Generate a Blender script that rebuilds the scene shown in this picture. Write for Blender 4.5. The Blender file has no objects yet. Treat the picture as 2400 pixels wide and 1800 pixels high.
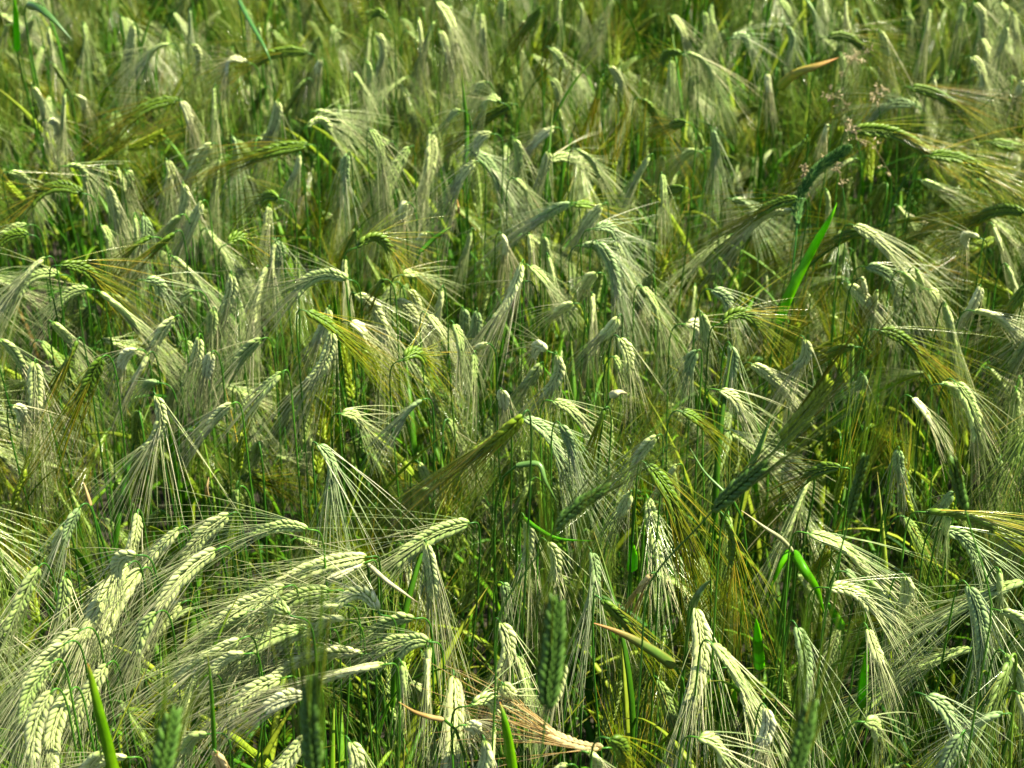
import bpy, math, random
import numpy as np
from mathutils import Vector, Matrix

SC = bpy.context.scene
COL = SC.collection
rng = np.random.default_rng(7)
random.seed(7)
R = math.radians

# ------------------------------------------------------------------ camera, light, exposure
CAM_Z, DEP, TANV = 1.75, R(32.0), 0.2364
TANH = TANV * 4 / 3
cam_d = bpy.data.cameras.new('camera')
cam = bpy.data.objects.new('camera', cam_d); COL.objects.link(cam)
cam.location = (0, 0, CAM_Z)
cam.rotation_euler = (R(90) - DEP, 0, 0)
cam_d.sensor_width = 36; cam_d.lens = 18 / TANH
cam_d.clip_start = 0.02; cam_d.clip_end = 1000
cam_d.dof.use_dof = True
cam_d.dof.focus_distance = 1.45
cam_d.dof.aperture_fstop = 10.0
SC.camera = cam

SUN_EL, SUN_AZ = R(58), R(4)          # azimuth measured from +x towards +y
w = bpy.data.worlds.new('World'); SC.world = w; w.use_nodes = True
nt = w.node_tree; nt.nodes.clear()
sky = nt.nodes.new('ShaderNodeTexSky'); sky.sky_type = 'NISHITA'; sky.sun_disc = False
sky.sun_elevation = SUN_EL; sky.sun_rotation = R(90) - SUN_AZ
bg = nt.nodes.new('ShaderNodeBackground'); bg.inputs[1].default_value = 0.05
wo = nt.nodes.new('ShaderNodeOutputWorld')
nt.links.new(sky.outputs[0], bg.inputs[0]); nt.links.new(bg.outputs[0], wo.inputs[0])
sd = bpy.data.lights.new('sun', 'SUN'); sd.energy = 5.0; sd.angle = R(0.5); sd.color = (1.0, 0.93, 0.70)
sun = bpy.data.objects.new('sun', sd); COL.objects.link(sun)
sv = Vector((math.cos(SUN_EL) * math.cos(SUN_AZ), math.cos(SUN_EL) * math.sin(SUN_AZ), math.sin(SUN_EL)))
sun.rotation_euler = sv.to_track_quat('Z', 'Y').to_euler()
SC.view_settings.view_transform = 'Standard'; SC.view_settings.look = 'None'
SC.view_settings.exposure = 1.92; SC.view_settings.gamma = 1.0
SC.view_settings.use_curve_mapping = False
SC.render.engine = 'CYCLES'
SC.cycles.max_bounces = 6; SC.cycles.diffuse_bounces = 3; SC.cycles.glossy_bounces = 2
SC.cycles.transmission_bounces = 3; SC.cycles.transparent_max_bounces = 4

# camera basis, and pixel (2400 x 1800) -> ray
FW = np.array([0, math.cos(DEP), -math.sin(DEP)])
UP = np.array([0, math.sin(DEP), math.cos(DEP)])
RT = np.array([1.0, 0, 0])
CO = np.array([0, 0, CAM_Z])
def ray(px, py):
    d = FW + RT * ((px - 1200) / 1200 * TANH) + UP * ((900 - py) / 900 * TANV)
    return d / np.linalg.norm(d)
def at_z(px, py, z):
    d = ray(px, py)
    return CO + d * ((z - CAM_Z) / d[2])

# ------------------------------------------------------------------ materials
def mat_plant(name, c_a, c_b, c_c=None, rough=0.5, trans=0.3, spec=0.4, tcol=None, stripes=0.0, tipcol=None, tpow=2.2):
    """c_a / c_b / c_c: spread of colour from piece to piece ('rnd' attribute), 'along' runs 0..1 base to tip."""
    m = bpy.data.materials.new(name); m.use_nodes = True
    n = m.node_tree; n.nodes.clear(); L = n.links
    out = n.nodes.new('ShaderNodeOutputMaterial')
    at = n.nodes.new('ShaderNodeAttribute'); at.attribute_name = 'rnd'
    oi = n.nodes.new('ShaderNodeObjectInfo')
    al = n.nodes.new('ShaderNodeAttribute'); al.attribute_name = 'along'
    cr = n.nodes.new('ShaderNodeValToRGB')
    cr.color_ramp.elements[0].color = (*c_a, 1); cr.color_ramp.elements[1].color = (*c_b, 1)
    cr.color_ramp.elements[0].position = 0.0; cr.color_ramp.elements[1].position = 0.7
    if c_c is not None:
        e = cr.color_ramp.elements.new(1.0); e.color = (*c_c, 1)
    L.new(at.outputs['Fac'], cr.inputs[0])
    col = cr.outputs[0]
    tc = n.nodes.new('ShaderNodeNewGeometry')
    nz = n.nodes.new('ShaderNodeTexNoise'); nz.inputs['Scale'].default_value = 160; nz.inputs['Detail'].default_value = 3
    L.new(tc.outputs['Position'], nz.inputs['Vector'])
    if tipcol is not None:
        mx = n.nodes.new('ShaderNodeMix'); mx.data_type = 'RGBA'
        pw = n.nodes.new('ShaderNodeMath'); pw.operation = 'POWER'; pw.inputs[1].default_value = tpow
        L.new(al.outputs['Fac'], pw.inputs[0])
        L.new(pw.outputs[0], mx.inputs['Factor']); L.new(col, mx.inputs['A']); mx.inputs['B'].default_value = (*tipcol, 1)
        col = mx.outputs['Result']
    hs = n.nodes.new('ShaderNodeHueSaturation'); hs.inputs['Saturation'].default_value = 1.05
    mr = n.nodes.new('ShaderNodeMapRange'); mr.inputs['To Min'].default_value = 0.80; mr.inputs['To Max'].default_value = 1.2
    L.new(oi.outputs['Random'], mr.inputs['Value'])
    mr2 = n.nodes.new('ShaderNodeMapRange'); mr2.inputs['To Min'].default_value = 0.7; mr2.inputs['To Max'].default_value = 1.3
    L.new(nz.outputs[0], mr2.inputs['Value'])
    mu = n.nodes.new('ShaderNodeMath'); mu.operation = 'MULTIPLY'
    L.new(mr.outputs[0], mu.inputs[0]); L.new(mr2.outputs[0], mu.inputs[1])
    L.new(mu.outputs[0], hs.inputs['Value'])
    L.new(col, hs.inputs['Color']); col = hs.outputs[0]
    bs = n.nodes.new('ShaderNodeBsdfPrincipled')
    bs.inputs['Roughness'].default_value = rough
    bs.inputs['Specular IOR Level'].default_value = spec
    L.new(col, bs.inputs['Base Color'])
    if stripes:
        wv = n.nodes.new('ShaderNodeTexWave'); wv.inputs['Scale'].default_value = 500; wv.inputs['Distortion'].default_value = 2
        L.new(tc.outputs['Position'], wv.inputs['Vector'])
        bp = n.nodes.new('ShaderNodeBump'); bp.inputs['Strength'].default_value = stripes; bp.inputs['Distance'].default_value = 0.0004
        L.new(nz.outputs[0], bp.inputs['Height']); L.new(bp.outputs[0], bs.inputs['Normal'])
    if trans > 0:
        tr = n.nodes.new('ShaderNodeBsdfTranslucent')
        if tcol is not None:
            mt = n.nodes.new('ShaderNodeMix'); mt.data_type = 'RGBA'; mt.inputs['Factor'].default_value = 0.6
            L.new(col, mt.inputs['A']); mt.inputs['B'].default_value = (*tcol, 1)
            L.new(mt.outputs['Result'], tr.inputs[0])
        else:
            L.new(col, tr.inputs[0])
        ms = n.nodes.new('ShaderNodeMixShader'); ms.inputs[0].default_value = trans
        L.new(bs.outputs[0], ms.inputs[1]); L.new(tr.outputs[0], ms.inputs[2]); L.new(ms.outputs[0], out.inputs[0])
    else:
        L.new(bs.outputs[0], out.inputs[0])
    return m

TONES = {  # kernel colours (foot a, foot b, tip), awn colours (green, mid, straw)
    'p': ((.20, .31, .07), (.28, .38, .10), (.78, .80, .43), (.42, .52, .22), (.66, .69, .40), (.90, .85, .64)),
    'w': ((.36, .44, .16), (.46, .52, .22), (.86, .86, .58), (.48, .54, .26), (.66, .65, .40), (.82, .76, .52)),
    'g': ((.11, .23, .035), (.17, .29, .055), (.60, .67, .30), (.32, .46, .16), (.58, .64, .34), (.84, .76, .52)),
    'b': ((.10, .20, .06), (.15, .26, .08), (.42, .52, .25), (.34, .48, .22), (.58, .66, .40), (.80, .78, .60)),  # bluish ears: shade and skylight are put into this colour
    'd': ((.03, .08, .006), (.05, .12, .010), (.17, .26, .04), (.12, .20, .012), (.28, .30, .03), (.52, .38, .08)),  # ears seen on their dark side: that shade is in the colour
    't': ((.42, .32, .14), (.52, .42, .19), (.66, .56, .30), (.56, .38, .14), (.68, .50, .24), (.74, .60, .36)),
    'u': ((.022, .08, .012), (.04, .11, .016), (.10, .19, .045), (.07, .16, .015), (.14, .22, .025), (.26, .28, .05)),  # unripe green, with the shade of backlit ears also in the colour
    'x': ((.08, .17, .025), (.12, .22, .04), (.34, .43, .14), (.12, .24, .03), (.23, .33, .06), (.44, .38, .11)),  # darkened copy of g for the crop mass, interior shade put into the colour
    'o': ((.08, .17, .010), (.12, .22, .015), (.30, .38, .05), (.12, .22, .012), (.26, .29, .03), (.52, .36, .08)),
}
MK, MA = {}, {}
for k, v in TONES.items():
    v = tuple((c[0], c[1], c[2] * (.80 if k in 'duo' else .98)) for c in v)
    MK[k] = mat_plant('kernel_' + k, v[0], v[1], rough=.45, trans=.2, spec=.35, stripes=.5, tipcol=v[2], tpow=1.0)  # feet greener by nature, also deepened as shade painted between the kernels
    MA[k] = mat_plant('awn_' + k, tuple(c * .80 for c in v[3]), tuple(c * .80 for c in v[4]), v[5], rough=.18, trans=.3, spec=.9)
M_STEM = mat_plant('stem_green', (.025, .10, .012), (.06, .18, .018), (.14, .25, .03), rough=.4, trans=.1, spec=.4)
M_LEAF = mat_plant('leaf_green', (.03, .13, .008), (.10, .25, .014), (.26, .34, .03), rough=.52, trans=.4, spec=.35, tcol=(.12, .34, .012), stripes=.6, tipcol=(.30, .26, .05), tpow=8)
M_LEAFB = mat_plant('leaf_bright', (.08, .32, .012), (.14, .44, .02), rough=.4, trans=.45, spec=.3, tcol=(.16, .52, .02), stripes=.4)
M_LEAFY = mat_plant('leaf_yellow', (.07, .28, .012), (.20, .38, .02), rough=.45, trans=.4, spec=.3, tipcol=(.50, .16, .06), tpow=9, stripes=.4)
M_LEAFG = mat_plant('leaf_bluegreen', (.05, .14, .03), (.12, .23, .06), rough=.35, trans=.25, spec=.6, stripes=.4)
M_DRY = mat_plant('leaf_dry', (.18, .11, .03), (.30, .20, .07), (.46, .35, .17), rough=.6, trans=.3, spec=.2)
M_ORANGE = mat_plant('leaf_orange', (.10, .24, .04), (.55, .30, .08), rough=.5, trans=.35, spec=.3, tipcol=(.62, .30, .14), tpow=3)
M_STRAW = mat_plant('leaf_straw', (.36, .40, .20), (.50, .50, .28), (.62, .60, .38), rough=.5, trans=.25, spec=.4, stripes=.8, tipcol=(.50, .40, .24), tpow=3)
M_FOX = mat_plant('foxtail', (.035, .10, .025), (.07, .16, .04), (.14, .22, .06), rough=.8, trans=.15, spec=.2)
M_PINK = mat_plant('panicle', (.24, .21, .10), (.38, .31, .18), (.56, .46, .32), rough=.6, trans=.2, spec=.2)

def mat_soil():
    m = bpy.data.materials.new('soil'); m.use_nodes = True
    n = m.node_tree; L = n.links; b = n.nodes['Principled BSDF']; b.inputs['Roughness'].default_value = .95
    g = n.nodes.new('ShaderNodeNewGeometry')
    t = n.nodes.new('ShaderNodeTexNoise'); t.inputs['Scale'].default_value = 28; t.inputs['Detail'].default_value = 8
    c = n.nodes.new('ShaderNodeValToRGB')
    c.color_ramp.elements[0].color = (.012, .011, .006, 1); c.color_ramp.elements[1].color = (.035, .03, .016, 1)
    L.new(g.outputs['Position'], t.inputs['Vector']); L.new(t.outputs[0], c.inputs[0]); L.new(c.outputs[0], b.inputs['Base Color'])
    bp = n.nodes.new('ShaderNodeBump'); bp.inputs['Distance'].default_value = .02
    L.new(t.outputs[0], bp.inputs['Height']); L.new(bp.outputs[0], b.inputs['Normal'])
    return m
M_SOIL = mat_soil()
M_LEAFD = mat_plant('leaf_dark', (.02, .07, .006), (.035, .10, .010), rough=.5, trans=.2, spec=.3, stripes=.5)

# ------------------------------------------------------------------ mesh helpers
class Acc:
    """collects pieces for ONE mesh: verts, quads, tris, 'rnd' and 'along' per vertex, material index per face"""
    def __init__(s):
        s.v, s.q, s.t, s.r, s.a, s.qm, s.tm, s.n = [], [], [], [], [], [], [], 0
        s.mats = []
    def mi(s, m):
        if m not in s.mats: s.mats.append(m)
        return s.mats.index(m)
    def add(s, v, q, t, r, a, m):
        i = s.mi(m)
        s.v.append(v); s.r.append(r); s.a.append(a)
        if len(q): s.q.append(q + s.n); s.qm.append(np.full(len(q), i))
        if len(t): s.t.append(t + s.n); s.tm.append(np.full(len(t), i))
        s.n += len(v)
    def mesh(s, name, origin=(0, 0, 0), flat=False):
        me = bpy.data.meshes.new(name)
        V = np.concatenate(s.v) - np.asarray(origin)
        Q = np.concatenate(s.q) if s.q else np.zeros((0, 4), int)
        T = np.concatenate(s.t) if s.t else np.zeros((0, 3), int)
        nl = Q.size + T.size
        me.vertices.add(len(V)); me.vertices.foreach_set('co', V.astype(np.float32).ravel())
        me.loops.add(nl); me.loops.foreach_set('vertex_index', np.concatenate([Q.ravel(), T.ravel()]).astype(np.int32))
        me.polygons.add(len(Q) + len(T))
        ls = np.concatenate([np.arange(len(Q)) * 4, Q.size + np.arange(len(T)) * 3]).astype(np.int32)
        me.polygons.foreach_set('loop_start', ls)
        mi = np.concatenate([*(s.qm or [np.zeros(0)]), *(s.tm or [np.zeros(0)])]).astype(np.int32)
        for m in s.mats: me.materials.append(m)
        me.polygons.foreach_set('material_index', mi)
        me.polygons.foreach_set('use_smooth', np.full(len(mi), not flat))
        for nm, arr in (('rnd', s.r), ('along', s.a)):
            at = me.attributes.new(nm, 'FLOAT', 'POINT'); at.data.foreach_set('value', np.concatenate(arr).astype(np.float32))
        me.update(calc_edges=True); me.validate()
        return me

def link(name, me, parent=None, loc=(0, 0, 0)):
    o = bpy.data.objects.new(name, me); COL.objects.link(o)
    o.location = loc
    if parent is not None: o.parent = parent
    return o

def nrm(a):
    return a / np.maximum(np.linalg.norm(a, axis=-1, keepdims=True), 1e-9)

def tubes(acc, P, rad, mat, sides=3, rnd=None, cap=False):
    """P (N,K,3) paths, rad (K,) or (N,K); pointed end when the last radius is about 0"""
    N, K, _ = P.shape
    rad = np.broadcast_to(rad, (N, K))
    T = nrm(np.gradient(P, axis=1))
    ref = np.where(np.abs(T[:, :1, 2:3]) > .85, np.array([1., 0, 0]), np.array([0, 0, 1.]))
    A = nrm(np.cross(T, ref)); B = np.cross(T, A)
    th = np.arange(sides) / sides * 2 * np.pi
    ring = A[:, :, None] * np.cos(th)[:, None] + B[:, :, None] * np.sin(th)[:, None]
    V = P[:, :, None] + ring * rad[:, :, None, None]
    idx = np.arange(N * K * sides).reshape(N, K, sides)
    a = idx[:, :-1]; b = idx[:, 1:]
    Q = np.stack([a, np.roll(a, -1, 2), np.roll(b, -1, 2), b], -1).reshape(-1, 4)
    r = np.zeros(N) if rnd is None else rnd
    rr = np.broadcast_to(np.asarray(r)[:, None, None], (N, K, sides)).ravel()
    aa = np.broadcast_to(np.linspace(0, 1, K)[None, :, None], (N, K, sides)).ravel()
    acc.add(V.reshape(-1, 3), Q, np.zeros((0, 3), int), rr, aa, mat)

def ribbon(acc, C, W, wid, mat, rnd=0.5, fold=.25, thick=.0004, profile=None):
    """leaf blade: centre line C (K,3), across direction W (K,3); a folded V blade closed underneath"""
    K = len(C); T = nrm(np.gradient(C, axis=0)); W = nrm(W - T * (W * T).sum(-1, keepdims=True)); Nn = np.cross(T, W)
    s = np.linspace(0, 1, K)
    if profile is None: profile = np.minimum(1, (s + .05) * 9) ** .5 * np.clip(1 - s ** 2.6, 0.02, 1)
    hw = (wid / 2 * profile)[:, None]
    f = fold * hw
    cols = [C - W * hw + Nn * f, C - W * hw * .5 + Nn * f * .45, C, C + W * hw * .5 + Nn * f * .45, C + W * hw + Nn * f,
            C + W * hw * .5 + Nn * (f * .45 - thick), C - Nn * thick * 1.8, C - W * hw * .5 + Nn * (f * .45 - thick)]
    S = len(cols); V = np.stack(cols, 1).reshape(-1, 3)
    idx = np.arange(K * S).reshape(K, S); a = idx[:-1]; b = idx[1:]
    Q = np.stack([a, np.roll(a, -1, 1), np.roll(b, -1, 1), b], -1).reshape(-1, 4)
    cv = np.tile(np.array([.16, -.20, .42, -.18, .16, 0, 0, 0]), K) + np.repeat(np.cumsum(np.random.default_rng(int(rnd * 1e5) + K).normal(size=K)) * .05, S)
    acc.add(V, Q, np.zeros((0, 3), int), np.clip(rnd + cv, 0, 1), np.repeat(s, S), mat)

# one kernel: about 9 mm long, along +Z from its foot, wide in X, thin in Y
def kernel_proto(L=1.0, jit=0.0, rg=rng):
    z = np.array([0.0, .14, .42, .72, .92]); wx = np.array([.25, .78, 1.0, .80, .34]); n = 6
    th = np.arange(n) / n * 2 * np.pi + .5
    V = []
    for k in range(5):
        V.append(np.stack([np.cos(th) * wx[k] * .26 * (1 + jit * rg.normal()), np.sin(th) * wx[k] * .21, np.full(n, z[k])], 1))
    V = np.concatenate(V + [np.array([[0, 0, 1.03]])])
    idx = np.arange(30).reshape(5, n)
    a = idx[:-1]; b = idx[1:]
    Q = np.stack([a, np.roll(a, -1, 1), np.roll(b, -1, 1), b], -1).reshape(-1, 4)
    t = idx[-1]; Tt = np.stack([t, np.roll(t, -1), np.full(n, 30)], -1)
    al = np.append(np.repeat(z, n), 1.0)
    return V * L, Q, Tt, al
KV, KQ, KT, KAL = kernel_proto()
KMESH = {}
for tone in TONES:
    for j in range(4):
        a = Acc(); V, Q, T_, al = kernel_proto(jit=.05)
        a.add(V, Q, T_, np.full(len(V), (j + .2) / 3.2), al, MK[tone])
        KMESH[tone, j] = a.mesh('kernel')

def bez2(P0, C, P1, t):
    t = t[:, None]
    return (1 - t) ** 2 * P0 + 2 * t * (1 - t) * C + t ** 2 * P1
def bez3(a, b, c, d, t):
    t = t[:, None]
    return (1 - t) ** 3 * a + 3 * (1 - t) ** 2 * t * b + 3 * (1 - t) * t * t * c + t ** 3 * d

def ear_layout(P0, C, P1, Ndir, nk, ksize, spread, awn_len, rg, gravity=.25):
    """kernel frames and awn paths along the ear curve"""
    t = (np.arange(nk) + .3) / nk * .955
    P = bez2(P0, C, P1, t)
    T = nrm(2 * (1 - t)[:, None] * (C - P0) + 2 * t[:, None] * (P1 - C))
    Nn = nrm(Ndir - T * (T @ Ndir)[:, None]); S = np.cross(Nn, T)
    side = np.where(np.arange(nk) % 2, 1.0, -1.0)
    prof = np.clip(np.minimum((t + .12) / .3, 1.05 - .55 * np.clip((t - .55) / .45, 0, 1)), .45, 1)
    ang = R(25) * (1 + .12 * rg.normal(size=nk)) * (1 - .35 * t)
    ax = nrm(T * np.cos(ang)[:, None] + S * (side * np.sin(ang))[:, None] + Nn * (rg.normal(size=nk) * .05)[:, None])
    org = P + S * (side * ksize * .20 * prof)[:, None] - T * (ksize * .15)
    sc = ksize * (.75 + .3 * prof) * (1 + .06 * rg.normal(size=nk))
    kx = Nn; ky = np.cross(ax, kx); kx = np.cross(ky, ax)      # local X = wide direction
    M = np.stack([nrm(kx), nrm(ky), ax], -1)                   # columns
    tip = org + ax * (sc * .98)[:, None]
    sa = R(1.5) + R(spread) * np.abs(rg.normal(size=nk) * .5 + .7) ** 1.3 + (R(16) * (rg.random(nk) < .10) if spread > 2 else 0)
    sa2 = rg.normal(size=nk) * R(spread) * .35
    D0 = nrm(T * np.cos(sa)[:, None] + S * (side * np.sin(sa))[:, None] + Nn * np.sin(sa2)[:, None])
    D0 = nrm(D0 * .95 + ax * .05)
    D1 = nrm(D0 + S * (side * rg.uniform(-.05, .07, nk))[:, None] + np.array([0, 0, -gravity]) * rg.uniform(.2, 1, nk)[:, None]
             + rg.normal(size=(nk, 3)) * .035)
    ln = awn_len * (1.0 - .12 * t) * rg.uniform(.82, 1.1, nk)
    return P, T, Nn, S, side, org, M, sc, tip, D0, D1, ln

def awns(acc, tip, D0, D1, ln, mat, seg=6, r0=.00046, rg=rng, sides=3):
    u = np.linspace(0, 1, seg + 1)
    x = (u - u * u / 2)[None, :, None]; y = (u * u / 2)[None, :, None]
    Pth = tip[:, None] + (D0[:, None] * x + D1[:, None] * y) * ln[:, None, None]
    rr = r0 * (1 - .78 * u)
    tubes(acc, Pth, rr, mat, sides=sides, rnd=np.clip(rg.beta(1.3, 1.6, len(tip)), 0, 1))

def ear_core(acc, P, T, Nn, S, ksize, mat, rg, am=None, aacc=None, alen=.1, spread=11, seg=6, latp=.12):
    """rachis and the small sterile spikelets along the ear's two faces"""
    tubes(acc, P[None], np.full(len(P), .0009), mat, sides=5, rnd=np.array([.2]))
    n = len(P)
    for sg in (-1, 1):
        st = P + Nn * sg * ksize * .13
        alt = np.where(np.arange(n) % 2, 1.0, -1.0)
        ax = nrm(T + Nn * sg * .17 + S * (alt * .16 + rg.normal(size=n) * .06)[:, None])
        u = np.array([0, .2, .5, .8, 1.0])
        Pth = st[:, None] + ax[:, None] * u[None, :, None] * (ksize * .74)
        tubes(acc, Pth, np.array([.0005, .0009, .0010, .0006, .0001]), mat, sides=5, rnd=rg.uniform(.2, .9, n))
        if am is not None:
            tips = Pth[:, -1]
            D = nrm(T * .7 + ax * .3 + Nn * (sg * np.abs(rg.normal(size=n)) * R(spread) * .8)[:, None] + S * (rg.normal(size=n) * R(spread) * .8)[:, None])
            D1 = nrm(D + rg.normal(size=(n, 3)) * .06 + np.array([0, 0, -.1 if T[0][2] > .3 else -.35]))
            sel = (rg.random(n) < latp) & (np.arange(n) > n * (.38 if latp < .45 or latp > .55 else 0))
            awns(aacc, tips[sel], D[sel], D1[sel], alen * rg.uniform(.7, 1.05, n)[sel], am, seg=seg, rg=rg)

def stem_path(P0, T0, foot=None, rg=rng, yb=False):
    h = -T0[:2]; ln = np.linalg.norm(h)
    if ln < .12:
        a = rg.uniform(0, 2 * np.pi); h = np.array([math.cos(a), math.sin(a)])
    else: h = h / ln
    if yb: h = h * (.35 + .65 * ln) + np.array([0, 1.0]); h = h / max(np.linalg.norm(h), .1)
    h3 = np.array([h[0], h[1], 0])
    if T0[2] < .35 or yb:
        back = .006 + .006 * rg.random()
        Q3 = P0 + h3 * (.006 + .006 * rg.random() + .008 * ln) + np.array([0, 0, -.035])
        nb = bez3(P0, P0 - T0 * back, Q3 + np.array([0, 0, .034]), Q3, np.linspace(0, 1, 10))
    else:
        Q3 = P0 - T0 * .10
        nb = bez3(P0, P0 - T0 * .03, Q3 + np.array([0, 0, .03]), Q3, np.linspace(0, 1, 6))
    if foot is None:
        foot = np.array([Q3[0] + h3[0] * (-.05 if yb else .03) + rg.normal() * .03, Q3[1] + h3[1] * .03 + rg.normal() * .03, 0.0])
    low = bez3(Q3, Q3 + np.array([0, 0, -.12]) , foot + np.array([0, 0, .3]), foot, np.linspace(0, 1, 9))[1:]
    return np.concatenate([nb, low]), foot

def leaf_on(acc, start, az, ln, wid, mat, rg, up=.9, droop=1.2, rnd=.5):
    d = np.array([math.cos(az), math.sin(az), 0])
    u = np.linspace(0, 1, 9)
    elev = R(75) * up - u * droop * R(95)
    step = ln / 8
    pts = [np.array(start)]
    for k in range(8):
        e = elev[k]; pts.append(pts[-1] + (d * math.cos(e) + np.array([0, 0, math.sin(e)])) * step)
    C = np.array(pts); tw = rg.uniform(-1, 1)
    W0 = np.cross(d, [0, 0, 1.0]); Wv = np.array([W0 * math.cos(tw * k / 8 * 1.5) + np.array([0, 0, 1]) * math.sin(tw * k / 8 * 1.5) for k in range(9)])
    ribbon(acc, C, Wv, wid, mat, rnd=rnd)

# ------------------------------------------------------------------ ground
def build_ground():
    xs = np.concatenate([[-300, -80, -20, -8], np.linspace(-4, 4, 61), [8, 20, 80, 300]])
    ys = np.concatenate([[-300, -80, -20, -4], np.linspace(-1, 9, 71), [14, 30, 90, 400]])
    X, Y = np.meshgrid(xs, ys)
    Z = .012 * np.sin(X * 9 + 2 * np.sin(Y * 7)) * np.sin(Y * 11 + X * 3) + .006 * rng.normal(size=X.shape) - .01
    V = np.stack([X, Y, Z], -1).reshape(-1, 3); n = len(xs)
    idx = np.arange(len(V)).reshape(len(ys), n)
    Q = np.stack([idx[:-1, :-1], idx[:-1, 1:], idx[1:, 1:], idx[1:, :-1]], -1).reshape(-1, 4)
    a = Acc(); a.add(V, Q, np.zeros((0, 3), int), np.zeros(len(V)), np.zeros(len(V)), M_SOIL)
    o = link('ground', a.mesh('ground')); o['kind'] = 'structure'; o['label'] = 'dark brown soil under the barley crop'
build_ground()

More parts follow.
